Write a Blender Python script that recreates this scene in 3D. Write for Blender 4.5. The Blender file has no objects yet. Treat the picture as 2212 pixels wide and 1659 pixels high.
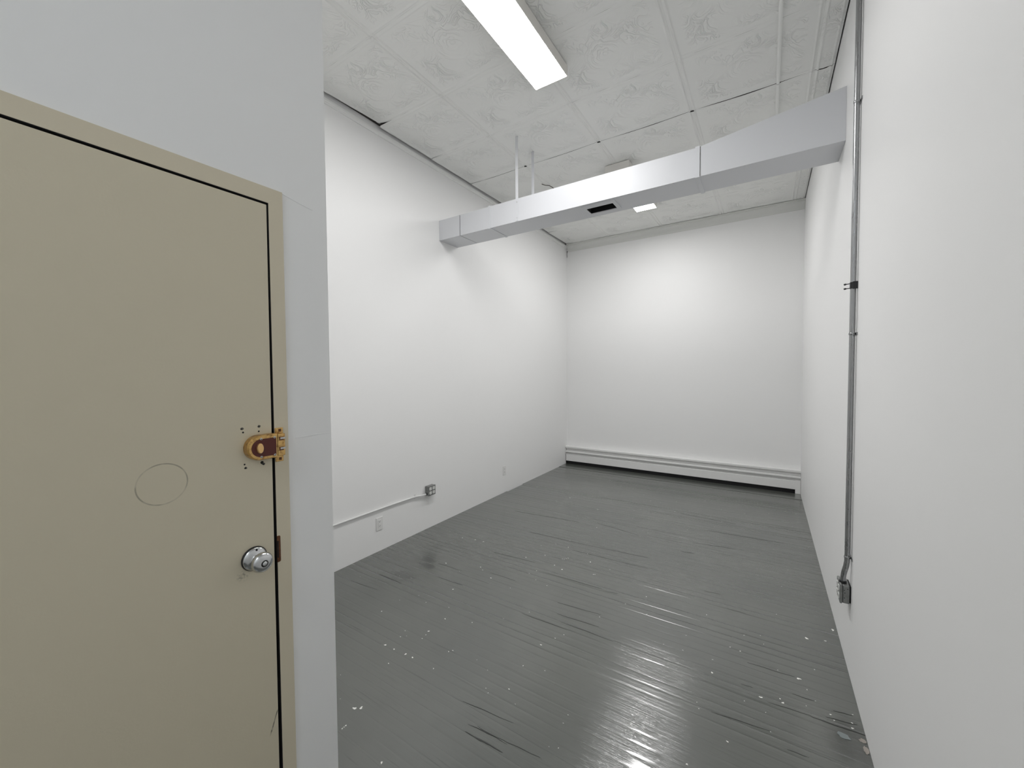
import bpy, bmesh, math, random
from mathutils import Matrix, Vector
random.seed(7)
S = bpy.context.scene
C = S.collection

# ------------------------------------------------------------------ camera
cam_d = bpy.data.cameras.new('camera'); cam = bpy.data.objects.new('camera', cam_d); C.objects.link(cam)
cam_d.sensor_width = 36.0; cam_d.lens = 36.0 * 856.66 / 2212.0; cam_d.clip_start = 0.02
yaw, pitch, roll = 0.570892, -0.032635, -0.006659
fwd = Vector((-math.sin(yaw)*math.cos(pitch), math.cos(yaw)*math.cos(pitch), math.sin(pitch)))
rgt = Vector((math.cos(yaw), math.sin(yaw), 0)); upv = rgt.cross(fwd)
r2 = math.cos(roll)*rgt + math.sin(roll)*upv; u2 = -math.sin(roll)*rgt + math.cos(roll)*upv
m = Matrix((r2, u2, -fwd)).transposed().to_4x4(); m.translation = Vector((0, 0, 1.56375))
cam.matrix_world = m
S.camera = cam

# ------------------------------------------------------------------ world, exposure (the room is closed: its lamps light it)
w = bpy.data.worlds.new('world'); S.world = w; w.use_nodes = True
w.node_tree.nodes['Background'].inputs[0].default_value = (0.5, 0.55, 0.6, 1)
w.node_tree.nodes['Background'].inputs[1].default_value = 0.0
LAMP_L = 35.5          # radiance of the two room lamps
ENTRY_L = 18.0         # lamp over the entry, behind the camera
LAMP_COL = (1.0, 0.99, 0.985)
ENTRY_COL = (0.91, 0.96, 1.0)
S.view_settings.view_transform = 'Standard'; S.view_settings.look = 'None'
S.view_settings.exposure = 0.0; S.view_settings.gamma = 1.0; S.view_settings.use_curve_mapping = False
S.cycles.max_bounces = 8; S.cycles.diffuse_bounces = 6; S.cycles.glossy_bounces = 4
S.cycles.sample_clamp_indirect = 6.0; S.cycles.use_light_tree = False

# ------------------------------------------------------------------ room dimensions (metres)
XL, XR, YB, H = -2.8297, 0.3734, 6.1229, 3.6475
XD, YE = -1.1645, 0.7456        # plane of the entry wall with the door, and where it ends
YR = -2.6                       # wall behind the camera

# ------------------------------------------------------------------ helpers
def mat(name, col, rough=0.5, metal=0.0, spec=0.5):
    mt = bpy.data.materials.new(name); mt.use_nodes = True
    b = mt.node_tree.nodes['Principled BSDF']
    b.inputs['Base Color'].default_value = (*col, 1); b.inputs['Roughness'].default_value = rough
    b.inputs['Metallic'].default_value = metal; b.inputs['Specular IOR Level'].default_value = spec
    return mt
def N(mt, typ, **kw):
    n = mt.node_tree.nodes.new(typ)
    for k, v in kw.items():
        if k.startswith('i_'):
            n.inputs[int(k[2:])].default_value = v
        else:
            setattr(n, k, v)
    return n
def L(mt, a, b): mt.node_tree.links.new(a, b)
def BS(mt): return mt.node_tree.nodes['Principled BSDF']
def pos(mt): return N(mt, 'ShaderNodeNewGeometry').outputs['Position']
def obco(mt): return N(mt, 'ShaderNodeTexCoord').outputs['Object']
def scaled(mt, src, s):
    n = N(mt, 'ShaderNodeMapping'); n.inputs['Scale'].default_value = s; L(mt, src, n.inputs['Vector']); return n.outputs[0]
def noise(mt, src, scale, detail=2.0, rough=0.5, dist=0.0):
    n = N(mt, 'ShaderNodeTexNoise'); L(mt, src, n.inputs['Vector'])
    n.inputs['Scale'].default_value = scale; n.inputs['Detail'].default_value = detail
    n.inputs['Roughness'].default_value = rough; n.inputs['Distortion'].default_value = dist
    return n.outputs['Fac']
def math_(mt, op, a, b=None, c=None, clamp=False):
    n = N(mt, 'ShaderNodeMath', operation=op, use_clamp=clamp)
    for i, v in enumerate((a, b, c)):
        if v is None: continue
        if isinstance(v, (int, float)): n.inputs[i].default_value = v
        else: L(mt, v, n.inputs[i])
    return n.outputs[0]
def ramp(mt, fac, lo, hi, a=0.0, b=1.0, smooth=True):
    n = N(mt, 'ShaderNodeMapRange'); n.interpolation_type = 'SMOOTHSTEP' if smooth else 'LINEAR'
    L(mt, fac, n.inputs['Value'])
    for k, v in (('From Min', lo), ('From Max', hi), ('To Min', a), ('To Max', b)): n.inputs[k].default_value = v
    return n.outputs[0]
def mixc(mt, fac, a, b):
    n = N(mt, 'ShaderNodeMix', data_type='RGBA'); 
    if isinstance(fac, (int, float)): n.inputs[0].default_value = fac
    else: L(mt, fac, n.inputs[0])
    for i, v in ((6, a), (7, b)):
        if isinstance(v, tuple): n.inputs[i].default_value = (*v, 1)
        else: L(mt, v, n.inputs[i])
    return n.outputs[2]
def bump(mt, h, strength, dist, prev=None):
    n = N(mt, 'ShaderNodeBump'); n.inputs['Strength'].default_value = strength; n.inputs['Distance'].default_value = dist
    L(mt, h, n.inputs['Height'])
    if prev is not None: L(mt, prev, n.inputs['Normal'])
    return n.outputs[0]

class MB:
    """collects boxes, tubes, prisms and lathes into one mesh"""
    def __init__(self): self.v = []; self.f = []; self.s = []
    def add(self, vs, fs, smooth=False):
        o = len(self.v); self.v += [tuple(x) for x in vs]
        for f in fs: self.f.append(tuple(i + o for i in f)); self.s.append(smooth)
        return self
    def box(self, x0, x1, y0, y1, z0, z1, bev=0.0):
        if bev <= 0:
            vs = [(x, y, z) for z in (z0, z1) for y in (y0, y1) for x in (x0, x1)]
            return self.add(vs, [(0, 2, 3, 1), (4, 5, 7, 6), (0, 1, 5, 4), (2, 6, 7, 3), (0, 4, 6, 2), (1, 3, 7, 5)])
        bm = bmesh.new(); bmesh.ops.create_cube(bm, size=1)
        for v in bm.verts:
            v.co = Vector(((x0+x1)/2 + v.co.x*(x1-x0), (y0+y1)/2 + v.co.y*(y1-y0), (z0+z1)/2 + v.co.z*(z1-z0)))
        bmesh.ops.bevel(bm, geom=list(bm.edges), offset=bev, segments=2, profile=0.5, affect='EDGES')
        bm.verts.index_update()
        self.add([v.co for v in bm.verts], [[v.index for v in f.verts] for f in bm.faces]); bm.free(); return self
    def tube(self, pts, r, n=12, caps=True):
        pts = [Vector(p) for p in pts]; rings = []; ref = Vector((0.31, 0.17, 0.93)).normalized()
        for i, p in enumerate(pts):
            t = (pts[min(i+1, len(pts)-1)] - pts[max(i-1, 0)]).normalized()
            a = t.cross(ref)
            if a.length < 0.1: a = t.cross(Vector((1, 0, 0)))
            a.normalize(); b = t.cross(a).normalized()
            rr = r[i] if isinstance(r, (list, tuple)) else r
            rings.append([p + rr*(math.cos(2*math.pi*k/n)*a + math.sin(2*math.pi*k/n)*b) for k in range(n)])
        vs = [q for ring in rings for q in ring]; fs = []
        for i in range(len(pts)-1):
            for k in range(n):
                fs.append((i*n+k, i*n+(k+1) % n, (i+1)*n+(k+1) % n, (i+1)*n+k))
        self.add(vs, fs, True)
        if caps:
            self.add(rings[0], [tuple(range(n))[::-1]]); self.add(rings[-1], [tuple(range(n))])
        return self
    def lathe_x(self, prof, cy, cz, x0, n=32):
        """profile of (distance along +X, radius) turned about an axis along X"""
        vs = []; fs = []
        for d, r in prof:
            for k in range(n):
                a = 2*math.pi*k/n; vs.append((x0 + d, cy + r*math.cos(a), cz + r*math.sin(a)))
        for i in range(len(prof)-1):
            for k in range(n): fs.append((i*n+k, i*n+(k+1) % n, (i+1)*n+(k+1) % n, (i+1)*n+k))
        fs.append(tuple((len(prof)-1)*n + k for k in range(n)))
        return self.add(vs, fs, True)
    def prism(self, poly, axis, a0, a1):
        """polygon in the plane across `axis`, extruded from a0 to a1. axis 0: (y,z), 1: (x,z), 2: (x,y)"""
        def P(p, a): return (a, p[0], p[1]) if axis == 0 else (p[0], a, p[1]) if axis == 1 else (p[0], p[1], a)
        n = len(poly); vs = [P(p, a0) for p in poly] + [P(p, a1) for p in poly]
        fs = [tuple(range(n))[::-1], tuple(range(n, 2*n))] + [(k, (k+1) % n, n+(k+1) % n, n+k) for k in range(n)]
        return self.add(vs, fs)
    def mesh(self, name, m):
        me = bpy.data.meshes.new(name); me.from_pydata(self.v, [], self.f)
        me.polygons.foreach_set('use_smooth', self.s)
        bm = bmesh.new(); bm.from_mesh(me); bmesh.ops.recalc_face_normals(bm, faces=bm.faces); bm.to_mesh(me); bm.free()
        if m: me.materials.append(m)
        me.update(); return me
    def build(self, name, m, parent=None):
        o = bpy.data.objects.new(name, self.mesh(name, m)); C.objects.link(o)
        if parent: o.parent = parent
        return o
def keep(o, parent):
    """parent an object built in world coordinates under a moved Empty"""
    o.parent = parent; o.matrix_parent_inverse = Matrix.Translation(-parent.location); return o
def tag(o, label, cat=None, group=None, kind=None):
    o['label'] = label
    if cat: o['category'] = cat
    if group: o['group'] = group
    if kind: o['kind'] = kind
    return o
def empty(name, loc):
    o = bpy.data.objects.new(name, None); C.objects.link(o); o.location = loc; o.empty_display_size = 0.05
    return o
def part(mb, name, m, root):
    o = mb.build(name, m); return keep(o, root)
def sub(mb, name, m, par):
    o = mb.build(name, m); o.parent = par; o.matrix_parent_inverse = Matrix.Identity(4)
    return o
def clip(v, a, b): return max(a, min(b, v))

# ------------------------------------------------------------------ materials
def wall_paint(name, col):
    mt = mat(name, col, 0.55, spec=0.35); p = pos(mt)
    n1 = bump(mt, noise(mt, p, 1.6, 1), 0.2, 0.02)
    L(mt, n1, BS(mt).inputs['Normal']); return mt
M_wall = wall_paint('white_wall_paint', (0.88, 0.88, 0.877))
M_trim = mat('white_trim_paint', (0.84, 0.84, 0.83), 0.4)
M_cornice = mat('cornice_paint', (0.74, 0.745, 0.72), 0.5)
M_dark = mat('dark_void', (0.012, 0.011, 0.012), 0.9)
M_attic = mat('dark_ceiling_boards', (0.05, 0.045, 0.04), 0.9)
M_duct = mat('white_duct_paint', (0.66, 0.67, 0.695), 0.42)
L(M_duct, bump(M_duct, noise(M_duct, pos(M_duct), 5, 2), 0.25, 0.01), BS(M_duct).inputs['Normal'])
M_vent_shade = mat('black_vent_shade', (0.006, 0.006, 0.006), 0.95)  # black colour stands in for the shade inside the duct opening
M_fix = mat('fixture_white_enamel', (0.78, 0.76, 0.72), 0.4)
def emis(name, col, s):
    mt = mat(name, (0.9, 0.9, 0.9), 0.5); b = BS(mt)
    b.inputs['Emission Color'].default_value = (*col, 1); b.inputs['Emission Strength'].default_value = s; return mt
M_lens = emis('lit_diffuser', LAMP_COL, LAMP_L)
M_lens_e = emis('lit_entry_diffuser', ENTRY_COL, ENTRY_L)

# embossed tin ceiling: pressed scrolls as fine relief, painted over many times
M_tin = mat('painted_tin', (0.86, 0.865, 0.845), 0.5, spec=0.3)
oc = obco(M_tin)
warp = N(M_tin, 'ShaderNodeTexNoise'); warp.inputs['Scale'].default_value = 5.0; warp.inputs['Detail'].default_value = 1.5
L(M_tin, oc, warp.inputs['Vector'])
wv = N(M_tin, 'ShaderNodeVectorMath', operation='MULTIPLY_ADD'); L(M_tin, warp.outputs['Color'], wv.inputs[0])
wv.inputs[1].default_value = (0.22, 0.22, 0.0); L(M_tin, oc, wv.inputs[2])
nz = noise(M_tin, wv.outputs[0], 8.0, 1.5, 0.5, 1.2)
lines = math_(M_tin, 'SINE', math_(M_tin, 'MULTIPLY', nz, 60.0))
lines = ramp(M_tin, lines, 0.1, 0.95)
sep = N(M_tin, 'ShaderNodeSeparateXYZ'); L(M_tin, oc, sep.inputs[0])
ax_ = math_(M_tin, 'ABSOLUTE', sep.outputs[0]); ay_ = math_(M_tin, 'ABSOLUTE', sep.outputs[1])
rad = math_(M_tin, 'SQRT', math_(M_tin, 'ADD', math_(M_tin, 'MULTIPLY', sep.outputs[0], sep.outputs[0]), math_(M_tin, 'MULTIPLY', sep.outputs[1], sep.outputs[1])))
rings = math_(M_tin, 'SINE', math_(M_tin, 'ADD', math_(M_tin, 'MULTIPLY', rad, 150.0), math_(M_tin, 'MULTIPLY', nz, 16.0)))
rings = ramp(M_tin, rings, 0.0, 0.95)
inside = ramp(M_tin, rad, 0.13, 0.17, 1.0, 0.0)
mx = N(M_tin, 'ShaderNodeMix', data_type='FLOAT'); L(M_tin, inside, mx.inputs[0]); L(M_tin, lines, mx.inputs[2]); L(M_tin, rings, mx.inputs[3])
field = math_(M_tin, 'MULTIPLY', ramp(M_tin, ax_, 0.30, 0.33, 1, 0), ramp(M_tin, ay_, 0.245, 0.27, 1, 0))
patchy = ramp(M_tin, noise(M_tin, oc, 4.0, 1.0), 0.40, 0.64, 0.15, 1.0)
hgt = math_(M_tin, 'MULTIPLY', math_(M_tin, 'MULTIPLY', mx.outputs[0], field), patchy)
b1 = bump(M_tin, hgt, 1.0, 0.0034)
L(M_tin, b1, BS(M_tin).inputs['Normal'])
M_bead = mat('painted_bead', (0.86, 0.865, 0.845), 0.45)

# grey painted floor boards
M_floor = mat('grey_floor_paint', (0.12, 0.128, 0.121), 0.3, spec=0.9)
p = pos(M_floor)
gr = noise(M_floor, scaled(M_floor, p, (2.2, 70, 1)), 1.0, 4, 0.6)
gr2 = noise(M_floor, scaled(M_floor, p, (9, 240, 1)), 1.0, 3, 0.6)
brd = noise(M_floor, scaled(M_floor, p, (1, 1, 1)), 1.3, 3)
base = mixc(M_floor, ramp(M_floor, brd, 0.3, 0.7), (0.090, 0.097, 0.088), (0.112, 0.118, 0.106))
BS(M_floor).inputs['Coat Weight'].default_value = 0.6; BS(M_floor).inputs['Coat Roughness'].default_value = 0.2
base = mixc(M_floor, ramp(M_floor, gr, 0.57, 0.75, 0, 0.5), base, (0.05, 0.052, 0.05))
spx = N(M_floor, 'ShaderNodeSeparateXYZ'); L(M_floor, p, spx.inputs[0])
def blob(cx, cy, rx, ry):
    a = math_(M_floor, 'DIVIDE', math_(M_floor, 'SUBTRACT', spx.outputs[0], cx), rx)
    b = math_(M_floor, 'DIVIDE', math_(M_floor, 'SUBTRACT', spx.outputs[1], cy), ry)
    d = math_(M_floor, 'SQRT', math_(M_floor, 'ADD', math_(M_floor, 'MULTIPLY', a, a), math_(M_floor, 'MULTIPLY', b, b)))
    d = math_(M_floor, 'ADD', d, math_(M_floor, 'MULTIPLY', math_(M_floor, 'SUBTRACT', noise(M_floor, p, 14, 3), 0.5), 0.9))
    return ramp(M_floor, d, 0.2, 1.0, 1.0, 0.0)
st = math_(M_floor, 'MAXIMUM', blob(-2.35, 2.35, 0.10, 0.05), math_(M_floor, 'MAXIMUM', blob(-2.29, 2.27, 0.11, 0.05), math_(M_floor, 'MULTIPLY', blob(-2.32, 2.06, 0.16, 0.09), 0.6)))
st = math_(M_floor, 'MAXIMUM', st, math_(M_floor, 'MULTIPLY', blob(0.34, 2.12, 0.14, 0.20), 0.7))   # grime in the corner by the right wall
base = mixc(M_floor, math_(M_floor, 'MULTIPLY', st, 0.65), base, (0.03, 0.032, 0.03))
L(M_floor, base, BS(M_floor).inputs['Base Color'])
def soft(cx, cy, rx, ry):
    u = math_(M_floor, 'DIVIDE', math_(M_floor, 'SUBTRACT', spx.outputs[0], cx), rx)
    v = math_(M_floor, 'DIVIDE', math_(M_floor, 'SUBTRACT', spx.outputs[1], cy), ry)
    return math_(M_floor, 'POWER', 2.718, math_(M_floor, 'MULTIPLY', math_(M_floor, 'ADD', math_(M_floor, 'MULTIPLY', u, u), math_(M_floor, 'MULTIPLY', v, v)), -1.0))
wn = noise(M_floor, scaled(M_floor, p, (1.3, 3.4, 1)), 1.0, 1)
highlight_spots = soft(-0.42, 1.58, 0.30, 0.42)                     # smoother spots placed by hand to set where floor highlights show
for bl in ((-0.50, 2.16, 0.30, 0.14), (-0.60, 3.00, 0.28, 0.14), (-0.78, 3.85, 0.40, 0.20), (-1.3, 3.35, 0.7, 0.25), (0.1, 2.1, 0.3, 0.2)):
    highlight_spots = math_(M_floor, 'ADD', highlight_spots, soft(*bl))
gloss_mask = math_(M_floor, 'MULTIPLY_ADD', wn, 0.30, math_(M_floor, 'MULTIPLY', highlight_spots, 0.80), clamp=True)  # random gloss variation plus the hand-placed highlight spots
hh = math_(M_floor, 'MULTIPLY', math_(M_floor, 'SUBTRACT', math_(M_floor, 'ADD', gr, math_(M_floor, 'MULTIPLY', gr2, 0.5)), 0.75), gloss_mask)
L(M_floor, ramp(M_floor, gloss_mask, 0.0, 1.0, 0.268, 0.085, False), BS(M_floor).inputs['Roughness'])
L(M_floor, ramp(M_floor, gloss_mask, 0.0, 1.0, 0.262, 0.06, False), BS(M_floor).inputs['Coat Roughness'])
fb = bump(M_floor, hh, 0.6, 0.0042)
L(M_floor, fb, BS(M_floor).inputs['Normal'])
M_sub = mat('dark_subfloor', (0.02, 0.02, 0.018), 0.9)
M_crack = mat('dark_board_crack', (0.038, 0.040, 0.037), 0.6)
M_speck = mat('white_paint_drip', (0.80, 0.80, 0.76), 0.5)
M_patch = mat('blue_grey_bare_patch', (0.20, 0.23, 0.23), 0.5)
M_bare = mat('pale_scraped_patch', (0.32, 0.29, 0.26), 0.7)

# door, in beige paint, with a faint drawn ring and a scuff
M_frame = mat('beige_frame_paint', (0.67, 0.605, 0.465), 0.42)
M_door = mat('beige_door_paint', (0.65, 0.59, 0.45), 0.42)
p = pos(M_door); sp_ = N(M_door, 'ShaderNodeSeparateXYZ'); L(M_door, p, sp_.inputs[0])
dy = math_(M_door, 'SUBTRACT', sp_.outputs[1], 0.324); dz = math_(M_door, 'SUBTRACT', sp_.outputs[2], 1.310)
rr = math_(M_door, 'SQRT', math_(M_door, 'ADD', math_(M_door, 'MULTIPLY', dy, dy), math_(M_door, 'MULTIPLY', dz, dz)))
ring = ramp(M_door, math_(M_door, 'ABSOLUTE', math_(M_door, 'SUBTRACT', rr, 0.0465)), 0.0004, 0.0022, 1, 0)
ring = math_(M_door, 'MULTIPLY', ring, ramp(M_door, noise(M_door, p, 28, 2), 0.35, 0.6, 0.15, 0.55))
sc_l = math_(M_door, 'SUBTRACT', sp_.outputs[1], math_(M_door, 'MULTIPLY_ADD', sp_.outputs[2], 0.36, 0.343))
scf = math_(M_door, 'MULTIPLY', ramp(M_door, math_(M_door, 'ABSOLUTE', sc_l), 0.0005, 0.0028, 1, 0),
            math_(M_door, 'MULTIPLY', ramp(M_door, sp_.outputs[2], 0.540, 0.556), ramp(M_door, sp_.outputs[2], 0.600, 0.612, 1, 0)))
scf = math_(M_door, 'MULTIPLY', scf, ramp(M_door, noise(M_door, p, 120, 2), 0.35, 0.65, 0.5, 1.0))
def smudge(cy, cz, r, k):
    a = math_(M_door, 'SUBTRACT', sp_.outputs[1], cy); b = math_(M_door, 'SUBTRACT', sp_.outputs[2], cz)
    d = math_(M_door, 'SQRT', math_(M_door, 'ADD', math_(M_door, 'MULTIPLY', a, a), math_(M_door, 'MULTIPLY', b, b)))
    return math_(M_door, 'MULTIPLY', ramp(M_door, d, r*0.1, r, k, 0.0), ramp(M_door, noise(M_door, p, 160, 3), 0.4, 0.7))
dirt = math_(M_door, 'MAXIMUM', math_(M_door, 'MAXIMUM', ring, scf), smudge(0.482, 1.026, 0.02, 0.7))
L(M_door, mixc(M_door, dirt, (0.65, 0.59, 0.45), (0.10, 0.09, 0.065)), BS(M_door).inputs['Base Color'])
for mt in (M_door, M_frame):
    L(mt, bump(mt, noise(mt, pos(mt), 180, 3), 0.10, 0.002), BS(mt).inputs['Normal'])
M_brass = mat('worn_brass', (0.72, 0.47, 0.20), 0.32, 1.0)
L(M_brass, mixc(M_brass, ramp(M_brass, noise(M_brass, pos(M_brass), 90, 3), 0.45, 0.75), (0.66, 0.43, 0.17), (0.30, 0.15, 0.05)), BS(M_brass).inputs['Base Color'])
M_brass_hi = mat('polished_brass', (0.86, 0.55, 0.24), 0.3, 0.7)
M_maroon = mat('maroon_lock_enamel', (0.095, 0.012, 0.006), 0.35)
M_rust = mat('rusty_steel', (0.11, 0.035, 0.014), 0.6, 0.3)
L(M_rust, mixc(M_rust, noise(M_rust, pos(M_rust), 130, 4), (0.05, 0.012, 0.008), (0.22, 0.09, 0.03)), BS(M_rust).inputs['Base Color'])
M_chrome = mat('brushed_chrome', (0.62, 0.63, 0.64), 0.2, 1.0)
M_steel = mat('screw_steel', (0.55, 0.55, 0.54), 0.35, 0.9)
M_black = mat('black_hole', (0.008, 0.008, 0.009), 0.8)
M_filler = mat('grimy_filler', (0.16, 0.15, 0.13), 0.8)
M_emt = mat('galvanised_conduit', (0.36, 0.365, 0.37), 0.26, 0.95)
L(M_emt, ramp(M_emt, noise(M_emt, scaled(M_emt, pos(M_emt), (1, 1, 0.25)), 30, 4), 0.3, 0.7, 0.18, 0.42), BS(M_emt).inputs['Roughness'])
M_box = mat('galvanised_box', (0.23, 0.235, 0.23), 0.45, 0.55)
L(M_box, mixc(M_box, noise(M_box, pos(M_box), 60, 3), (0.17, 0.175, 0.17), (0.33, 0.335, 0.33)), BS(M_box).inputs['Base Color'])
M_recept = mat('white_receptacle', (0.78, 0.78, 0.76), 0.35)
M_plate = mat('white_outlet_plate', (0.80, 0.80, 0.79), 0.35)
M_slot = mat('receptacle_slot', (0.05, 0.05, 0.05), 0.7)
M_heat = mat('white_heater_enamel', (0.82, 0.82, 0.81), 0.35)
M_blackiron = mat('black_clamp', (0.03, 0.03, 0.032), 0.5, 0.5)
M_wirepaint = mat('painted_conduit', (0.74, 0.74, 0.73), 0.35)

# ================================================================== the setting
# ---- floor: dark subfloor carrying painted strip boards that run across the room
fl = MB().box(XL-0.1, XR+0.1, YR-0.1, YB+0.1, -0.10, -0.022).build('floor', M_sub)
tag(fl, 'grey painted strip board floor with white paint drips', kind='structure')
def plank_mesh(k):
    rnd = random.Random(k); Wd = 0.0571; dip = 0.0005 if k % 5 == 0 else 0.0001; n = 8; prof = []
    cup = rnd.choice((-1, -1, 1, 1, 1)) * rnd.uniform(0.00003, 0.0002); til = rnd.uniform(-0.0001, 0.0001)
    for i in range(n+1):
        t = i/n*2-1
        z = cup*(t*t-0.5) + til*t
        if abs(t) > 0.99: z -= dip
        prof.append((t*Wd/2*(0.972 if 0.7 < abs(t) < 0.99 and abs(t) > 0.74 else 1.0), z))
    prof = [(prof[0][0], prof[0][1]), (-Wd/2*0.972, prof[1][1])] + prof[2:-2] + [(Wd/2*0.972, prof[-2][1]), (prof[-1][0], prof[-1][1])]
    mb = MB(); vs = []; fs = []
    m_ = len(prof)
    for x in (0.0, 1.0):
        vs += [(x, y, z) for y, z in prof] + [(x, -Wd/2, -0.021), (x, Wd/2, -0.021)]
    q = m_ + 2
    for i in range(m_-1): fs.append((i, i+1, q+i+1, q+i))
    mb.add(vs, fs, True)
    e = [(m_-1, m_+1, q+m_+1, q+m_-1), (m_, 0, q, q+m_), tuple(range(m_))[::-1] + (m_, m_+1), tuple(q+i for i in range(m_)) + (q+m_+1, q+m_)]
    mb.add(vs, e)
    return mb.mesh('floor_plank', M_floor)
PM = [plank_mesh(k) for k in range(14)]
def plank(x0, x1, y, name='floor_plank'):
    o = bpy.data.objects.new(name, random.choice(PM)); C.objects.link(o); o.parent = fl
    o.location = (x0, y, random.uniform(-0.0003, 0.0001)); o.scale = (x1-x0, 1, 1); o.rotation_euler = (random.uniform(-0.002, 0.002), 0, 0)
PW = 0.0572; y = YR + PW/2
while y < 5.80:
    x0 = XL if y > YE else XD
    if 4.28 < y < 4.66: x0 += 0.016
    if random.random() < 0.3 and y > YE:
        xm = random.uniform(XL+0.6, XR-0.6); plank(x0, xm-0.00005, y); plank(xm+0.00005, XR, y)
    else: plank(x0, XR, y)
    y += PW
ye0 = y - PW/2
bb = MB().box(XL, XR, ye0+0.001, YB, -0.021, 0.004, 0.002).build('border_board', M_floor, fl)
CRACKS= [(-2.348, 3.7, -1.615, 3.774, 1), (-1.44, 3.849, -1.005, 3.768, 1), (-1.919, 3.288, -1.268, 3.314, 1), (-1.268, 3.314, -0.814, 3.352, 0.8), (-1.416, 3.149, -0.768, 3.164, 1), (-1.453, 2.679, -0.974, 2.689, 1.3), (-0.946, 2.675, -0.86, 2.69, 1), (-1.962, 2.751, -1.576, 2.782, 1), (-1.782, 2.454, -1.562, 2.456, 1), (-2.091, 2.188, -1.852, 2.198, 1), (-2.233, 2.351, -1.996, 2.359, 1), (-1.167, 2.372, -0.876, 2.398, 1), (-0.767, 4.584, -0.247, 4.555, 1.3), (-0.475, 4.231, 0.148, 4.27, 1.6), (-0.541, 3.864, -0.21, 3.913, 0.9), (-0.603, 3.619, -0.501, 3.634, 2), (-0.202, 2.899, -0.093, 2.901, 0.8), (-0.355, 3.048, -0.252, 3.061, 1.2), (-1.313, 2.141, -0.992, 2.147, 1.3), (-1.116, 2.257, -0.842, 2.275, 1.2), (-1.064, 2.196, -0.725, 2.195, 1.3), (-1.194, 1.41, -0.929, 1.438, 1.2), (-1.095, 1.327, -0.914, 1.347, 1.0), (-0.914, 1.347, -0.752, 1.364, 1.0), (-1.084, 1.292, -0.893, 1.301, 3), (-1.053, 1.341, -0.898, 1.34, 1.0), (-2.503, 1.98, -2.254, 1.978, 1.0), (-2.607, 1.803, -2.333, 1.827, 0.8), (-0.068, 2.414, 0.138, 2.424, 0.9), (-0.088, 2.229, -0.039, 2.233, 1), (0.026, 2.172, 0.188, 2.188, 1.0), (0.188, 2.181, 0.374, 2.19, 2.6), (0.123, 2.291, 0.208, 2.294, 1.2), (-0.196, 1.971, 0.036, 2.0, 1.2), (0.09, 1.938, 0.163, 1.942, 1), (0.275, 2.275, 0.347, 2.288, 1.5), (0.243, 2.216, 0.354, 2.236, 1.3)]
SPECKS= [(-0.304, 2.754, 0.004), (-0.105, 2.491, 0.005), (0.214, 2.816, 0.012), (0.352, 2.991, 0.012), (0.303, 2.846, 0.007), (-0.219, 2.234, 0.008), (0.155, 2.422, 0.012), (0.184, 2.358, 0.004), (-0.005, 2.186, 0.009), (0.083, 2.204, 0.008), (0.072, 2.224, 0.005), (0.262, 2.242, 0.006), (0.346, 2.294, 0.004), (0.333, 2.205, 0.007), (0.015, 2.099, 0.003), (-0.258, 1.993, 0.003), (-0.12, 1.845, 0.006), (0.033, 1.996, 0.003), (-0.247, 1.651, 0.005), (0.228, 2.54, 0.004), (0.336, 2.237, 0.005), (0.173, 2.241, 0.003), (0.272, 2.212, 0.004), (-0.07, 2.12, 0.003), (0.004, 2.627, 0.003), (-0.155, 2.498, 0.004), (-0.992, 2.096, 0.004), (-1.023, 2.041, 0.004), (-1.066, 1.947, 0.007), (-1.069, 1.755, 0.004), (-1.048, 1.586, 0.005), (-1.121, 1.512, 0.003), (-0.874, 2.371, 0.004), (-0.627, 2.558, 0.004), (-0.248, 1.651, 0.005), (-0.708, 1.44, 0.003), (-1.525, 1.897, 0.004), (-0.741, 1.606, 0.002), (-2.185, 2.386, 0.008), (-1.877, 2.12, 0.007), (-1.737, 2.391, 0.009), (-1.904, 2.483, 0.006), (-1.337, 2.793, 0.009), (-1.418, 2.824, 0.007), (-1.194, 3.026, 0.008), (-1.101, 2.851, 0.005), (-1.091, 2.858, 0.005), (-1.46, 3.18, 0.006), (-2.258, 2.867, 0.009), (-2.169, 2.874, 0.009), (-1.582, 4.231, 0.008), (-1.408, 3.735, 0.007), (-2.02, 4.447, 0.009), (-2.591, 4.641, 0.009), (-2.388, 2.838, 0.007), (-1.681, 2.817, 0.006), (-1.563, 2.935, 0.006), (-1.497, 2.67, 0.004), (-1.524, 2.6, 0.004), (-1.41, 2.953, 0.004), (-1.396, 2.957, 0.004), (-1.385, 2.975, 0.004), (-1.375, 2.99, 0.004), (-0.681, 2.759, 0.005), (-2.099, 1.673, 0.005), (-1.82, 1.472, 0.009), (-1.75, 1.475, 0.007), (-1.665, 1.483, 0.009), (-1.613, 1.485, 0.008), (-1.696, 1.692, 0.008), (-1.819, 1.619, 0.004), (-1.801, 1.567, 0.004), (-1.686, 1.659, 0.004), (-1.681, 1.624, 0.004), (-1.689, 1.385, 0.005), (-1.595, 1.109, 0.012), (-1.571, 1.127, 0.011), (-1.549, 1.032, 0.005), (-1.549, 1.014, 0.005), (-1.549, 1.023, 0.004), (-1.279, 1.006, 0.007), (-1.462, 1.644, 0.005), (-1.476, 1.625, 0.005), (-1.458, 1.487, 0.005), (-1.693, 1.835, 0.007), (-1.7, 1.106, 0.003)]
rc = random.Random(3)
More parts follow.
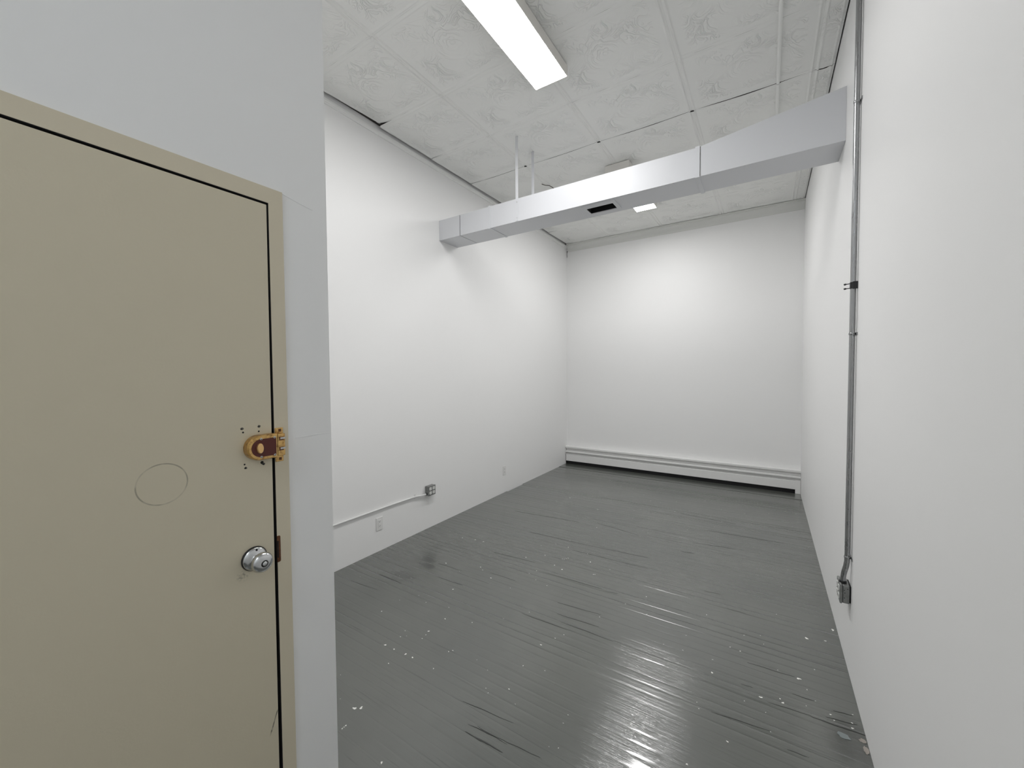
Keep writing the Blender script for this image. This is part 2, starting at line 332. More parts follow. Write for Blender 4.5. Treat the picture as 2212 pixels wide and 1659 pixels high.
for (x0, y0, x1, y1, wd) in CRACKS:                       # dark splits where board edges have opened
    n = 12; ln = x1-x0; top = []; bot = []
    ph = rc.uniform(0, 6)
    for i in range(n+1):
        t = i/n; x = x0+ln*t; yy = y0+(y1-y0)*t + 0.0012*math.sin(9*t+ph)
        h = 0.0013*wd*(math.sin(math.pi*clip(t, 0.02, 0.98))**0.6)*rc.uniform(0.35, 1.15)
        top.append((x, yy+h)); bot.append((x, yy-h))
    MB().prism(bot + top[::-1], 2, 0.0004, 0.0011).build('board_crack', M_crack, fl)
def blob_mesh(k):
    r_ = random.Random(50+k); n = 11; a0 = r_.uniform(0, 6)
    pl = []
    for i in range(n):
        a = 2*math.pi*i/n; r = 1 + 0.28*math.sin(2*a+a0) + 0.22*math.sin(3*a+2*a0) + r_.uniform(-0.12, 0.12)
        pl.append((r*math.cos(a)*1.15, r*math.sin(a)*0.85))
    mb = MB(); vs = [(x, y, 0) for x, y in pl] + [(x*0.75, y*0.75, 1) for x, y in pl]
    mb.add(vs, [(i, (i+1) % n, n+(i+1) % n, n+i) for i in range(n)] + [tuple(range(n, 2*n))], False)
    return mb.mesh('paint_drip', M_speck)
BM = [blob_mesh(k) for k in range(6)]
for (x, y, r) in SPECKS:
    o = bpy.data.objects.new('paint_drip', rc.choice(BM)); C.objects.link(o); o.parent = fl
    o.location = (x, y, 0.0004); o.scale = (max(r, 0.0026)*0.62, max(r, 0.0026)*0.62, 0.0007); o.rotation_euler = (0, 0, rc.uniform(0, 6.3))
for i in range(110):                                       # finer spatter between the larger drips
    x = rc.uniform(-2.6, 0.34); y = rc.uniform(1.0, 5.5)
    if x < XD+0.03 and y < YE+0.03: continue
    o = bpy.data.objects.new('paint_drip', rc.choice(BM)); C.objects.link(o); o.parent = fl
    r = rc.uniform(0.0009, 0.002)*(0.6+0.25*y); o.location = (x, y, 0.0004); o.scale = (r*1.3, r*0.7, 0.0006); o.rotation_euler = (0, 0, rc.uniform(-0.4, 0.4))
def irregular(cx, cy, rx, ry, z, name, m, seed):
    r_ = random.Random(seed); pl = []
    for i in range(16):
        a = 2*math.pi*i/16; r = r_.uniform(0.7, 1.15); pl.append((cx+rx*r*math.cos(a), cy+ry*r*math.sin(a)))
    return MB().prism(pl, 2, 0.0003, z).build(name, m, fl)
irregular(0.296, 2.138, 0.022, 0.020, 0.0012, 'bare_patch', M_patch, 4)
irregular(0.358, 2.150, 0.012, 0.012, 0.0012, 'bare_patch', M_bare, 5)
irregular(0.362, 2.105, 0.009, 0.022, 0.0012, 'bare_patch', M_bare, 6)

# ---- walls
wl = MB().box(XL-0.12, XL, YE, YB+0.12, -0.02, H+0.05).build('wall_left', M_wall); tag(wl, 'long white painted wall with the grey outlet box and thin conduit', kind='structure')
wb = MB().box(XL, XR, YB, YB+0.12, -0.02, H+0.05).build('wall_back', M_wall); tag(wb, 'white far end wall above the baseboard heater', kind='structure')
wr = MB().box(XR, XR+0.12, YR-0.12, YB+0.12, -0.02, H+0.05).build('wall_right', M_wall); tag(wr, 'white wall on the right carrying the vertical metal conduit', kind='structure')
DY0, DY1, DZ = -0.3985, 0.6085, 2.0720       # outside of the door frame
we = MB().box(XD-0.12, XD, DY1, YE, -0.02, H+0.05).box(XD-0.12, XD, YR, DY0, -0.02, H+0.05).box(XD-0.12, XD, DY0, DY1, DZ, H+0.05).build('wall_entry', M_wall)
tag(we, 'near white wall around the beige door, ending in a clean corner', kind='structure')
wt = MB().box(XL-0.12, XD-0.12, YE-0.12, YE, -0.02, H+0.05).build('wall_return', M_wall); tag(wt, 'white return wall behind the corner of the entry wall', kind='structure')
ww = MB().box(XD-0.12, XR, YR-0.12, YR, -0.02, H+0.05).build('wall_rear', M_wall); tag(ww, 'white wall behind the viewer closing the entry', kind='structure')
# plaster ridges left by joint tape on the entry wall, a torn corner at the back
MB().prism([(0.632, 1.3705), (0.70, 1.3722), (0.742, 1.3712), (0.742, 1.3724), (0.70, 1.3734), (0.632, 1.3717)], 0, XD-0.001, XD+0.0009).build('tape_ridge', M_wall, we)
MB().prism([(0.612, 2.070), (0.66, 2.060), (0.70, 2.054), (0.70, 2.0552), (0.66, 2.0612), (0.612, 2.0715)], 0, XD-0.001, XD+0.0009).build('tape_ridge', M_wall, we)
MB().prism([(XL+0.004, 3.44), (XL+0.010, 3.46), (XL+0.007, 3.51), (XL+0.014, 3.54), (XL+0.030, 3.555), (XL+0.026, 3.561), (XL+0.004, 3.55)], 1, YB-0.003, YB+0.001).build('torn_corner', M_dark, wb)

# ---- ceiling: dark boards carrying embossed tin panels with beaded edges
ce = MB().box(XL-0.1, XR+0.1, YR-0.1, YB+0.1, H+0.03, H+0.12).build('ceiling', M_attic)
tag(ce, 'white painted embossed tin ceiling of square panels with sagging seams', kind='structure')
def beadf(d, c, wd, h):
    t = abs(d-c)/wd
    return h*math.sqrt(max(0, 1-t*t)) if t < 1 else 0.0
def tin_mesh(w_, l_, sag_far=0.0, curl_left=0.0, seed=0, gap=0.0):
    def lines(n_):
        e = [0, 0.004, 0.010, 0.0135, 0.017, 0.0205, 0.024, 0.030, 0.045]
        k = [v for v in e if v < n_/2]
        mid = [0.045 + (n_-0.09)*i/9 for i in range(1, 9)] if n_ > 0.16 else []
        return k + mid + [n_-v for v in k[::-1]]
    us, vs_ = lines(w_), lines(l_); verts = []; rnd = random.Random(seed)
    bul = rnd.uniform(-0.0015, 0.0045); a1, a2 = rnd.uniform(0, 6), rnd.uniform(0, 6)
    for v in vs_:
        for u in us:
            d = min(u, w_-u); e = min(v, l_-v)
            z = beadf(d, 0.017, 0.0068, 0.0058) + beadf(e, 0.017, 0.0060, 0.0030)
            s_ = max(0.0, math.sin(math.pi*u/w_)); q_ = math.sin(math.pi*v/l_)
            z += bul*s_*q_ + 0.0007*math.sin(7*u/w_*math.pi+a1)*math.sin(5*v/l_*math.pi+a2)
            if sag_far: z += sag_far*s_*max(0, 1-(l_-v)/0.08)**2
            if curl_left: z -= curl_left*max(0, 1-u/0.16)**2*(v/l_)
            yo = 0.0
            if gap:
                fr_ = max(0, 1-v/0.06); z += 0.0085*fr_*fr_*s_; yo = gap*(0.2+0.8*math.sin(math.pi*u/w_*(1.0 if seed % 2 else 0.62)+0.2)**2)*fr_
            verts.append((u-w_/2, v-l_/2+yo, -z))
    nu = len(us); fs = [(j*nu+i, j*nu+i+1, (j+1)*nu+i+1, (j+1)*nu+i) for j in range(len(vs_)-1) for i in range(nu-1)]
    me = MB().add(verts, fs, True).mesh('tin_panel', M_tin); return me
XS = [-2.800, -2.088, -1.312, -0.530, 0.256, 0.3665]; Y0, DYp = 2.290, 0.621
cache = {}
for k in range(-8, 7):
    ya, yb2 = Y0 + DYp*k, Y0 + DYp*(k+1)
    ya, yb2 = max(ya, YR+0.004), min(yb2, YB-0.004)
    for c in range(5):
        xa, xb = XS[c], XS[c+1]
        if yb2 < YE + 0.01 and xb < XD + 0.02: continue
        cy0 = ya
        if xa < XD and yb2 < YE + 0.01: xa = XD + 0.004
        if xa < XD and ya < YE: cy0 = YE + 0.004
        wd, ln = xb-xa-0.0002, yb2-cy0-0.0002
        sag = 0.0065 if k == 1 else 0.0
        curl = 0.030 if (c == 0 and k == -1) else (0.006 if c == 0 else 0.0)
        gp = (0.002, 0.002, 0.004, 0.007, 0.008)[c] if k == 2 else 0.0
        key = (round(wd, 3), round(ln, 3), sag, curl, (k*3+c) % 3, gp)
        if key not in cache: cache[key] = tin_mesh(wd, ln, sag, curl, key[4] + c, gp)
        o = bpy.data.objects.new('tin_panel', cache[key]); C.objects.link(o); o.parent = ce
        o.location = (xa+wd/2+0.0001, cy0+ln/2+0.0001, H)
nb = MB()
for x in (-2.088, -1.312, -0.530, 0.046):                  # open nail points where the seam gapes
    MB().prism([(x-0.016, 3.531), (x-0.003, 3.529), (x+0.015, 3.535), (x+0.012, 3.539), (x-0.008, 3.536)], 2, H-0.0075, H-0.0015).build('seam_gap', M_dark, ce)

t1 = MB().prism([(XL, 3.588), (XL+0.010, 3.588), (XL+0.014, 3.594), (XL+0.014, 3.604), (XL+0.018, 3.608), (XL+0.018, 3.626), (XL+0.012, 3.632), (XL, 3.632)], 1, YE, YB-0.001).build('trim_1', M_trim)
tag(t1, 'narrow white moulding along the top of the long left wall', kind='structure')
cv = [(YB, 3.535), (YB-0.010, 3.535), (YB-0.012, 3.548)]
cv += [(YB-0.012-0.052*(1-math.cos(a)), 3.548+0.072*math.sin(a)) for a in [math.pi/2*i/8 for i in range(1, 9)]]
cv += [(YB-0.070, 3.620), (YB-0.070, 3.632), (YB-0.078, 3.634), (YB-0.078, 3.642), (YB, 3.642)]
t2 = MB().prism(cv, 0, XL+0.019, XR-0.001).build('trim_2', M_cornice); tag(t2, 'grey-white cove cornice above the far end wall', kind='structure')
t3 = MB()
for a, b in ((0.9, 3.528), (3.540, 4.77)):
    t3.tube([(0.044, a, H-0.006), (0.044, b, H-0.006)], 0.0115, 12)
t3 = t3.build('trim_3', M_bead); tag(t3, 'half-round bead batten running along the tin ceiling near the right wall', kind='structure')

# ================================================================== door in the entry wall
d1 = empty('door_1', (XD, 0.11, 0)); tag(d1, 'beige flush door with brass rim lock and chrome knob', kind='structure')
FX = XD + 0.006
IY0, IY1, IZ = -0.358, 0.5705, 2.0300
fr = MB()
fr.prism([(IY1, 0), (DY1, 0), (DY1, DZ), (IY1, IZ)], 0, XD-0.118, FX)
fr.prism([(DY0, 0), (IY0, 0), (IY0, IZ), (DY0, DZ)], 0, XD-0.118, FX)
fr.prism([(DY0, DZ), (IY0, IZ), (IY1, IZ), (DY1, DZ)], 0, XD-0.118, FX)
part(fr, 'door_frame', M_frame, d1)
part(MB().box(XD-0.118, XD-0.048, IY1-0.018, IY1, 0, IZ).box(XD-0.118, XD-0.048, IY0, IY0+0.018, 0, IZ).box(XD-0.118, XD-0.048, IY0+0.018, IY1-0.018, IZ-0.018, IZ), 'door_stop', M_black, d1)
part(MB().box(XD-0.112, XD-0.108, IY0+0.018, IY1-0.018, 0, IZ-0.018), 'dark_backing', M_black, d1)
part(MB().box(XD-0.047, FX-0.0012, IY1-0.0014, IY1, 0.0, IZ).box(XD-0.047, FX-0.0012, IY0+0.003, IY1-0.0014, IZ-0.0014, IZ).box(XD-0.047, FX-0.0012, IY0, IY0+0.0014, 0.0, IZ), 'door_gap_shade', M_black, d1)  # black strips on the reveal paint in the shade of the door gap
SX = XD + 0.004                                           # door face
part(MB().prism([(IY0+0.003, 0.008), (0.5598, 0.008), (0.5658, IZ-0.0062), (IY0+0.003, IZ-0.0062)], 0, XD-0.044, SX), 'door_slab', M_door, d1)
# rim lock: D-shaped brass case with a maroon cover, turned by a small oval thumb turn
def dshape(y0, y1, zc, r, n=18):
    c = y0 + r
    return [(y1, zc-r), (y1, zc+r)] + [(c + r*math.cos(a), zc + r*math.sin(a)) for a in [math.pi/2 + math.pi*i/n for i in range(n+1)]]
ZL = 1.3625
case = MB(); base_p = dshape(0.4915, 0.566, ZL, 0.0335); top_p = dshape(0.4945, 0.566, ZL, 0.0305)
n = len(base_p); vs = [(SX, a, b) for a, b in base_p] + [(SX+0.020, a, b) for a, b in base_p] + [(SX+0.026, a, b) for a, b in top_p]
case.add(vs, [(i, (i+1) % n, n+(i+1) % n, n+i) for i in range(n)] + [(n+i, n+(i+1) % n, 2*n+(i+1) % n, 2*n+i) for i in range(n)] + [tuple(range(2*n, 3*n))])
lk = part(case, 'rim_lock', M_brass, d1); lk['label'] = 'brass rim lock with maroon cover'
LX = SX + 0.026
sub(MB().prism(dshape(0.5005, 0.5625, ZL, 0.0240), 0, LX-0.001, LX+0.0012), 'cover_plate', M_maroon, lk)
th = [(0.0085*math.cos(a)*0.92, 0.0135*math.sin(a)) for a in [2*math.pi*i/20 for i in range(20)]]
tt = MB(); k = len(th)
tt.add([(LX, 0.5195+a*1.0, ZL+b*1.0) for a, b in th] + [(LX+0.007, 0.5195+a, ZL+b) for a, b in th] + [(LX+0.010, 0.5195+a*0.8, ZL+b*0.86) for a, b in th],
       [(i, (i+1) % k, k+(i+1) % k, k+i) for i in range(k)] + [(k+i, k+(i+1) % k, 2*k+(i+1) % k, 2*k+i) for i in range(k)] + [tuple(range(2*k, 3*k))])
sub(tt, 'thumb_turn', M_brass_hi, lk)
for (a, b) in ((0.524, 1.3865), (0.5585, 1.3865), (0.524, 1.3385), (0.5585, 1.3385)):
    s_ = MB().lathe_x([(0, 0.0032), (0.0016, 0.0032), (0.0022, 0.0022)], a, b, LX, 12)
    so = sub(s_, 'screw', M_steel, lk)
    sub(MB().lathe_x([(0.0020, 0.0012), (0.0025, 0.0011)], a, b, LX, 8), 'screw_slot', M_black, lk)
ks = part(MB().box(FX-0.001, FX+0.003, 0.5715, 0.5925, 1.3130, 1.4085, 0.001).box(FX, LX, 0.5672, 0.5870, 1.3330, 1.3940, 0.0012), 'lock_keeper', M_brass, d1)
for b in (1.4010, 1.3205):
    sub(MB().box(FX+0.003, FX+0.0038, 0.580, 0.587, b-0.004, b+0.004), 'screw_recess', M_rust, ks)
for b in (1.381, 1.353):
    sub(MB().box(LX-0.0005, LX+0.0008, 0.5705, 0.5825, b-0.0055, b+0.0045), 'bolt_slot', M_rust, ks)
    sub(MB().box(LX, LX+0.0014, 0.5735, 0.5870, b-0.002, b+0.003), 'bolt_ring', M_steel, ks)
for (a, b, r) in ((0.4925, 1.4065, 0.0024), (0.531, 1.4045, 0.0022), (0.494, 1.321, 0.0022), (0.537, 1.318, 0.0042)):
    part(MB().lathe_x([(0, r), (0.0004, r)], a, b, SX, 12), 'screw_hole', M_black, d1)
for (a, b) in ((0.490, 1.4165), (0.532, 1.4185), (0.4965, 1.3115), (0.541, 1.3135)):
    mb = MB(); rr_ = random.Random(int(a*1e4)); pl = [(a+0.0042*rr_.uniform(0.6, 1.2)*math.cos(t), b+0.0038*rr_.uniform(0.6, 1.2)*math.sin(t)) for t in [2*math.pi*i/11 for i in range(11)]]
    part(mb.prism(pl, 0, SX-0.0005, SX+0.0007), 'filled_screw_hole', M_filler, d1)
    pl = [(a-0.001+0.0026*rr_.uniform(0.5, 1.2)*math.cos(t), b-0.0006+0.0022*rr_.uniform(0.5, 1.2)*math.sin(t)) for t in [2*math.pi*i/9 for i in range(9)]]
    part(MB().prism(pl, 0, SX, SX+0.0011), 'screw_hole', M_black, d1)
# chrome knob
KY, KZ = 0.5105, 1.0625
kn = part(MB().lathe_x([(0.006, 0.0300), (0.0085, 0.0290), (0.0130, 0.0215), (0.0145, 0.0140), (0.0165, 0.0122), (0.0250, 0.0122), (0.0290, 0.0150), (0.0340, 0.0215), (0.0395, 0.0255), (0.0450, 0.0262), (0.0500, 0.0245), (0.0545, 0.0205), (0.0572, 0.0150), (0.0580, 0.0095), (0.0575, 0.0001)], KY, KZ, SX, 40), 'door_knob', M_chrome, d1)
kn['label'] = 'chrome door knob with a push-button lock'
sub(MB().lathe_x([(0.0, 0.0318), (0.004, 0.0318), (0.0062, 0.0300)], KY, KZ, SX, 40), 'rose_rim', M_blackiron, kn)
sub(MB().lathe_x([(0.0570, 0.0092), (0.0584, 0.0088)], KY, KZ, SX, 24), 'button_ring', M_black, kn)
sub(MB().lathe_x([(0.0575, 0.0060), (0.0600, 0.0058), (0.0606, 0.0045)], KY, KZ, SX, 20), 'lock_button', M_chrome, kn)
sub(MB().lathe_x([(0.0090, 0.0026), (0.0125, 0.0026)], KY+0.002, KZ+0.0245, SX, 12), 'rose_screw', M_black, kn)
rs = [(IY1-0.0005, 1.027)] + [(0.5755+0.0035*math.cos(a), 1.0305+0.0035*math.sin(a)) for a in (-1.57, -0.8, 0)] + [(0.5755+0.0035*math.cos(a), 1.0985+0.0035*math.sin(a)) for a in (0, 0.8, 1.57)] + [(IY1-0.0005, 1.102)]
sp2 = part(MB().prism(rs, 0, FX-0.003, FX+0.0008), 'strike_plate', M_rust, d1)
sub(MB().box(FX+0.0005, FX+0.0012, IY1-0.0005, 0.5735, 1.040, 1.088), 'latch_hole', M_black, sp2)

# ================================================================== things
# ---- sheet-metal air duct crossing the room under the ceiling
YA, YC, ZB, ZT = 3.050, 3.335, 2.900, 3.100
du = empty('air_duct', (-1.23, 3.19, ZB)); tag(du, 'white rectangular sheet metal air duct crossing the room below the ceiling', 'duct')
def duct_box(x0, x1, zt0, zt1, hole=None):
    mb = MB(); v = [(x0, YA, ZB), (x0, YC, ZB), (x0, YC, zt0), (x0, YA, zt0), (x1, YA, ZB), (x1, YC, ZB), (x1, YC, zt1), (x1, YA, zt1)]
    f = [(3, 2, 6, 7), (0, 3, 7, 4), (1, 5, 6, 2), (0, 1, 2, 3), (4, 7, 6, 5)]
    if not hole: f.append((0, 4, 5, 1))
    else:
        a, b, c, d = hole; v += [(a, c, ZB), (b, c, ZB), (b, d, ZB), (a, d, ZB)]
        f += [(0, 4, 9, 8), (4, 5, 10, 9), (5, 1, 11, 10), (1, 0, 8, 11)]
    return mb.add(v, f)
HO = (-1.272, -1.048, 3.131, 3.250)
X1, X2, X3 = -2.556, -2.195, -0.420
e_ = 0.0032
part(duct_box(XL+0.0005, X1-e_, ZT, ZT), 'duct_section', M_duct, du)
part(duct_box(X1+e_, X2, ZT, ZT), 'duct_section', M_duct, du)
part(duct_box(X2, X3, ZT, ZT, HO), 'duct_section', M_duct, du)
part(duct_box(X3, XR-0.0005, ZT, 3.212), 'tapered_section', M_duct, du)
part(MB().box(X1-e_-0.001, X1+e_+0.001, YA+0.002, YC-0.002, ZB+0.002, ZT-0.002), 'open_joint', M_black, du)
def cleat(x, w_, d_):
    return MB().box(x-w_, x+w_, YA-d_, YA, ZB-d_, ZT+d_).box(x-w_, x+w_, YC, YC+d_, ZB-d_, ZT+d_).box(x-w_, x+w_, YA, YC, ZB-d_, ZB).box(x-w_, x+w_, YA, YC, ZT, ZT+d_)
part(cleat(X2, 0.012, 0.005), 'joint_cleat', M_duct, du)
part(cleat(X3, 0.014, 0.006), 'joint_cleat', M_duct, du)
part(MB().box(X3+0.0145, X3+0.0175, YA-0.0008, YA, ZB+0.001, ZT), 'joint_gap', M_filler, du)
for yy in (YA-0.0035, YC+0.0005):
    hs = part(MB().box(-1.906, -1.880, yy, yy+0.003, ZB+0.004, H-0.004), 'hanger_strap', M_duct, du)
    for zz in (ZB+0.03, ZT-0.03):
        sub(MB().tube([(-1.893, yy+0.002, zz), (-1.893, yy-0.002 if yy < YC else yy+0.005, zz)], 0.004, 10), 'screw', M_steel, hs)
rg = MB(); a, b, c, d = HO
rg.box(a-0.022, b+0.030, c-0.052, c, ZB-0.006, ZB-0.0002).box(a-0.022, b+0.030, d, d+0.022, ZB-0.006, ZB-0.0002).box(a-0.022, a, c, d, ZB-0.006, ZB-0.0002).box(b, b+0.030, c, d, ZB-0.006, ZB-0.0002)
rgo = part(rg, 'register_frame', M_duct, du)
sub(MB().box(a-0.01, b+0.01, c-0.01, c-0.002, ZB, ZB+0.15).box(a-0.01, b+0.01, d+0.002, d+0.01, ZB, ZB+0.15).box(a-0.01, a-0.002, c, d, ZB, ZB+0.15).box(b+0.002, b+0.01, c, d, ZB, ZB+0.15).box(a-0.01, b+0.01, c-0.01, d+0.01, ZB+0.15, ZB+0.155), 'black_opening', M_vent_shade, rgo)  # vent interior boxed in black, its darkness put into the colour

# ---- ceiling lamps
def make_lamp(loc, lens, label, group):
    r = empty('ceiling_light', loc); tag(r, label, 'ceiling light', group)
    W, Ln, D = 0.244, 1.18, 0.074
    MB().box(-W/2, W/2, -Ln/2+0.012, Ln/2-0.012, -D+0.002, 0.0).build('housing', M_fix, r)
    for s in (-1, 1):
        y0, y1 = sorted((s*Ln/2, s*(Ln/2-0.012)))
        MB().box(-W/2-0.001, W/2+0.001, y0, y1, -D, 0.0, 0.002).build('end_cap', M_fix, r)
    q = [(-W/2+0.004, -D+0.0015), (-W/2+0.004, -D), (W/2-0.004, -D), (W/2-0.004, -D+0.0015)]
    MB().prism(q, 1, -Ln/2+0.012, Ln/2-0.012).build('diffuser', lens, r)
    return r
ZC = H - 0.0052
make_lamp((-1.291, 1.96, ZC), M_lens, 'large lit ceiling light nearest the viewer, in front of the air duct', 'lit linear ceiling lights')
make_lamp((-1.291, 4.57, ZC), M_lens, 'lit ceiling light beyond the air duct, close to the far wall', 'lit linear ceiling lights')
make_lamp((-0.395, -1.5, ZC), M_lens_e, 'lit ceiling light over the entry behind the viewer', 'lit linear ceiling lights')

# ---- baseboard heater under the far wall
hx0, hx1 = XL+0.002, 0.318
he = empty('baseboard_heater', (-1.25, YB, 0.004)); tag(he, 'long white baseboard heater cover with stepped top under the far wall', 'heater')
Yh = YB - 0.070
part(MB().box(hx0, XR-0.001, YB-0.012, YB-0.0005, 0.005, 0.300), 'back_panel', M_heat, he)
part(MB().prism([(YB-0.012, 0.305), (Yh, 0.302), (Yh-0.006, 0.296), (Yh-0.006, 0.274), (Yh, 0.269), (Yh+0.010, 0.272), (YB-0.012, 0.278)], 0, hx0, XR-0.001), 'top_lip', M_heat, he)
part(MB().prism([(YB-0.02, 0.270), (Yh+0.040, 0.262), (Yh+0.034, 0.224), (Yh+0.036, 0.218), (YB-0.02, 0.222)], 0, hx0, XR-0.001), 'recessed_slope', M_heat, he)
part(MB().prism([(YB-0.03, 0.226), (Yh+0.002, 0.224), (Yh-0.006, 0.217), (Yh-0.005, 0.202), (Yh+0.014, 0.190), (YB-0.03, 0.190)], 0, hx0, XR-0.001), 'damper_ridge', M_heat, he)
part(MB().prism([(YB-0.03, 0.188), (Yh+0.026, 0.186), (Yh+0.026, 0.166), (YB-0.03, 0.166)], 0, hx0, XR-0.001), 'shadow_slot', M_heat, he)
part(MB().prism([(Yh+0.012, 0.168), (Yh, 0.162), (Yh-0.001, 0.060), (Yh+0.006, 0.056), (Yh+0.010, 0.060), (Yh+0.018, 0.160)], 0, hx0+0.01, hx1), 'front_panel', M_heat, he)
part(MB().box(hx1, XR-0.002, Yh-0.003, YB-0.013, 0.005, 0.172, 0.002), 'end_cap', M_heat, he)
part(MB().box(hx0, hx0+0.44, Yh-0.0015, Yh+0.012, 0.166, 0.173), 'panel_splice', M_heat, he)
part(MB().box(hx0, hx1, YB-0.052, YB-0.013, 0.006, 0.150), 'fin_element', M_black, he)

# ---- left wall electrics
xs = XL
cl = empty('electrical_conduit', (xs, 1.7, 0.37)); tag(cl, 'thin white painted conduit running low along the left wall', 'conduit', 'surface conduits')
pts = [(xs+0.010, YE+0.002, 0.374), (xs+0.010, 1.8, 0.373), (xs+0.010, 2.38, 0.371), (xs+0.010, 2.62, 0.367), (xs+0.012, 2.68, 0.364), (xs+0.017, 2.72, 0.360), (xs+0.021, 2.76, 0.357), (xs+0.022, 2.7995, 0.357)]
part(MB().tube(pts, 0.0078, 12), 'conduit_pipe', M_wirepaint, cl)
part(MB().box(xs, xs+0.0035, 2.655, 2.675, 0.350, 0.392, 0.001).tube([(xs+0.010, 2.658, 0.3665), (xs+0.010, 2.672, 0.3655)], 0.0102, 12), 'pipe_strap', M_wirepaint, cl)
def duplex(mb_root, x, y, z, d, r=0.0145, m=None, par=None):
    """one receptacle face on a wall whose outward normal is d*X, with slots"""
    pl = []
    for i in range(24):
        a = 2*math.pi*i/24; pl.append((y + clip(r*1.18*math.cos(a), -r, r), z + clip(r*1.18*math.sin(a), -r*0.92, r*0.92)))
    a0, a1 = sorted((x, x+d*0.003))
    f = sub(MB().prism(pl, 0, a0, a1), 'receptacle', M_recept, par)
    b0, b1 = sorted((x+d*0.0025, x+d*0.0034))
    sub(MB().box(b0, b1, y-0.0062, y-0.0044, z-0.001, z+0.0072).box(b0, b1, y+0.0044, y+0.0062, z-0.001, z+0.0062).box(b0, b1, y-0.002, y+0.002, z-0.0085, z-0.0045), 'socket_slots', M_slot, par)
lb = empty('outlet_box', (xs, 2.848, 0.340)); tag(lb, 'grey metal surface outlet box with four white sockets on the left wall', 'outlet box', 'surface outlet boxes')
BX = xs + 0.050
part(MB().box(xs+0.0003, BX-0.010, 2.800, 2.897, 0.341, 0.433, 0.006), 'box_body', M_box, lb)
cv_ = part(MB().box(BX-0.0095, BX, 2.797, 2.899, 0.338, 0.435, 0.0045), 'box_cover', M_box, lb)
for yy in (2.826, 2.871):
    for zz in (0.407, 0.366): duplex(None, BX, yy, zz, 1, 0.0150, None, cv_)
part(MB().box(xs+0.016, xs+0.030, 2.7915, 2.7998, 0.347, 0.367, 0.001), 'pipe_connector', M_blackiron, lb)
part(MB().tube([(BX-0.02, 2.7985, 0.352), (BX-0.02, 2.7985, 0.372)], 0.003, 8), 'knockout', M_black, lb)

def wall_outlet(y0, y1, z0, z1, label):
    r = empty('wall_outlet', (xs, (y0+y1)/2, z0)); tag(r, label, 'outlet', 'white wall outlets')
    pl = part(MB().box(xs+0.0002, xs+0.0065, y0, y1, z0, z1, 0.0025), 'cover_plate', M_plate, r)
    yc, zc = (y0+y1)/2, (z0+z1)/2
    sub(MB().box(xs+0.006, xs+0.0085, yc-0.0165, yc+0.0165, zc-0.0335, zc+0.0335, 0.0008), 'socket_insert', M_plate, pl)
    for s in (-1, 1):
        z_ = zc + s*0.0195
        sub(MB().box(xs+0.0083, xs+0.0090, yc-0.0062, yc-0.0044, z_-0.001, z_+0.007).box(xs+0.0083, xs+0.0090, yc+0.0044, yc+0.0062, z_-0.001, z_+0.006).box(xs+0.0083, xs+0.0090, yc-0.002, yc+0.002, z_-0.0075, z_-0.0035), 'socket_slots', M_slot, pl)
    sub(MB().box(xs+0.0083, xs+0.0098, yc-0.007, yc+0.007, zc-0.0055, zc-0.001, 0.0005).box(xs+0.0083, xs+0.0098, yc-0.007, yc+0.007, zc+0.001, zc+0.0055, 0.0005), 'test_buttons', M_trim, pl)
wall_outlet(2.212, 2.281, 0.186, 0.297, 'white wall outlet below the thin conduit on the left wall')
wall_outlet(4.172, 4.238, 0.228, 0.342, 'white wall outlet farther along the left wall, near the far corner')

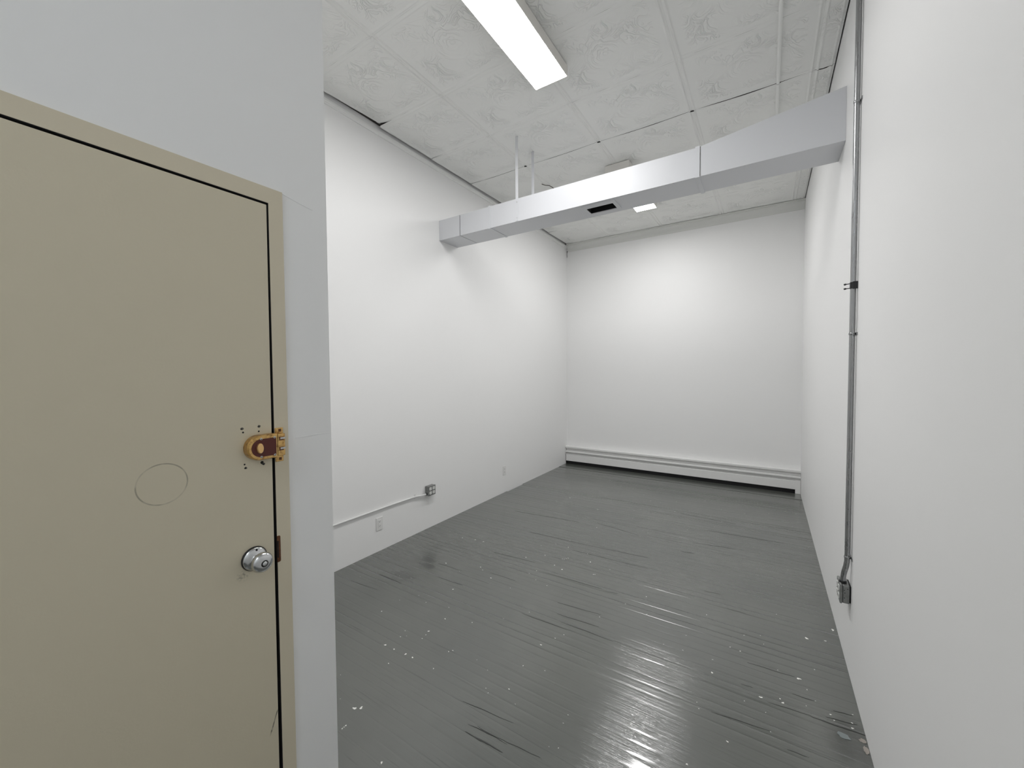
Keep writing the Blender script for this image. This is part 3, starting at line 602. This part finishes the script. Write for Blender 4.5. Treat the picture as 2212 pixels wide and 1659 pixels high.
# ---- right wall electrics
cx, cyy, cr_ = XR - 0.0165, 2.592, 0.0117
rcn = empty('electrical_conduit', (XR, cyy, 0.46)); tag(rcn, 'tall bare metal conduit running up the right wall from a box', 'conduit', 'surface conduits')
pts = [(cx, cyy, H-0.008), (cx, cyy, 2.4), (cx, cyy, 1.2), (cx, cyy, 0.61), (cx-0.001, cyy, 0.585), (cx-0.004, cyy, 0.56), (cx-0.0085, cyy+0.004, 0.535), (cx-0.012, cyy+0.010, 0.510), (cx-0.0135, cyy+0.014, 0.490), (cx-0.0135, cyy+0.016, 0.466)]
part(MB().tube(pts, cr_, 20), 'conduit_pipe', M_emt, rcn)
for zz in (2.872, 1.738, 0.606):
    part(MB().tube([(cx, cyy, zz-0.006), (cx, cyy, zz-0.003), (cx, cyy, zz+0.003), (cx, cyy, zz+0.006)], [cr_+0.0008, cr_+0.0024, cr_+0.0024, cr_+0.0008], 20).box(XR-0.004, XR-0.0003, cyy-0.034, cyy+0.034, zz-0.0065, zz+0.0065, 0.001), 'pipe_strap', M_emt, rcn)
hg = part(MB().tube([(cx, cyy, 1.962), (cx, cyy, 1.994)], cr_+0.0016, 20).box(XR-0.020, XR-0.0003, cyy-0.017, cyy-0.011, 1.960, 1.996, 0.001), 'pipe_clamp', M_blackiron, rcn)
for zz in (1.967, 1.989): sub(MB().tube([(cx-0.008, cyy+0.004, zz), (cx-0.030, cyy+0.018, zz)], 0.0022, 8).tube([(cx-0.026, cyy+0.015, zz), (cx-0.032, cyy+0.0195, zz)], 0.0045, 8), 'clamp_bolt', M_blackiron, hg)
rb = empty('outlet_box', (XR, 2.63, 0.37)); tag(rb, 'grey metal surface outlet box below the tall conduit on the right wall', 'outlet box', 'surface outlet boxes')
RX = XR - 0.0455
part(MB().box(RX+0.011, XR-0.006, 2.578, 2.678, 0.369, 0.463, 0.005), 'box_body', M_box, rb)
part(MB().box(XR-0.0058, XR-0.0003, 2.584, 2.672, 0.374, 0.458), 'wall_spacer', M_black, rb)
cv2 = part(MB().box(RX, RX+0.0108, 2.575, 2.681, 0.366, 0.466, 0.0045), 'box_cover', M_box, rb)
for yy in (2.605, 2.651):
    for zz in (0.437, 0.395): duplex(None, RX, yy, zz, -1, 0.0150, None, cv2)
for (a, b) in ((RX+0.018, 0.437), (RX+0.031, 0.446), (RX+0.020, 0.424), (RX+0.019, 0.398)):
    part(MB().tube([(a, 2.5785, b), (a, 2.5772, b)], 0.0022, 8), 'knockout', M_black, rb)
part(MB().tube([(cx-0.0135, cyy+0.016, 0.461), (cx-0.0135, cyy+0.016, 0.474)], 0.0155, 14), 'pipe_connector', M_blackiron, rb)

# ---- small wire hook left in the ceiling beyond the duct
hk = MB().tube([(-2.135, 3.965, H-0.004), (-2.10, 3.985, H-0.018), (-2.065, 4.010, H-0.020), (-2.045, 4.05, H-0.030), (-2.03, 4.10, H-0.046)], 0.0045, 8).build('wire_hook', M_filler)
tag(hk, 'small bent wire hook hanging from the tin ceiling above the duct', 'hook')
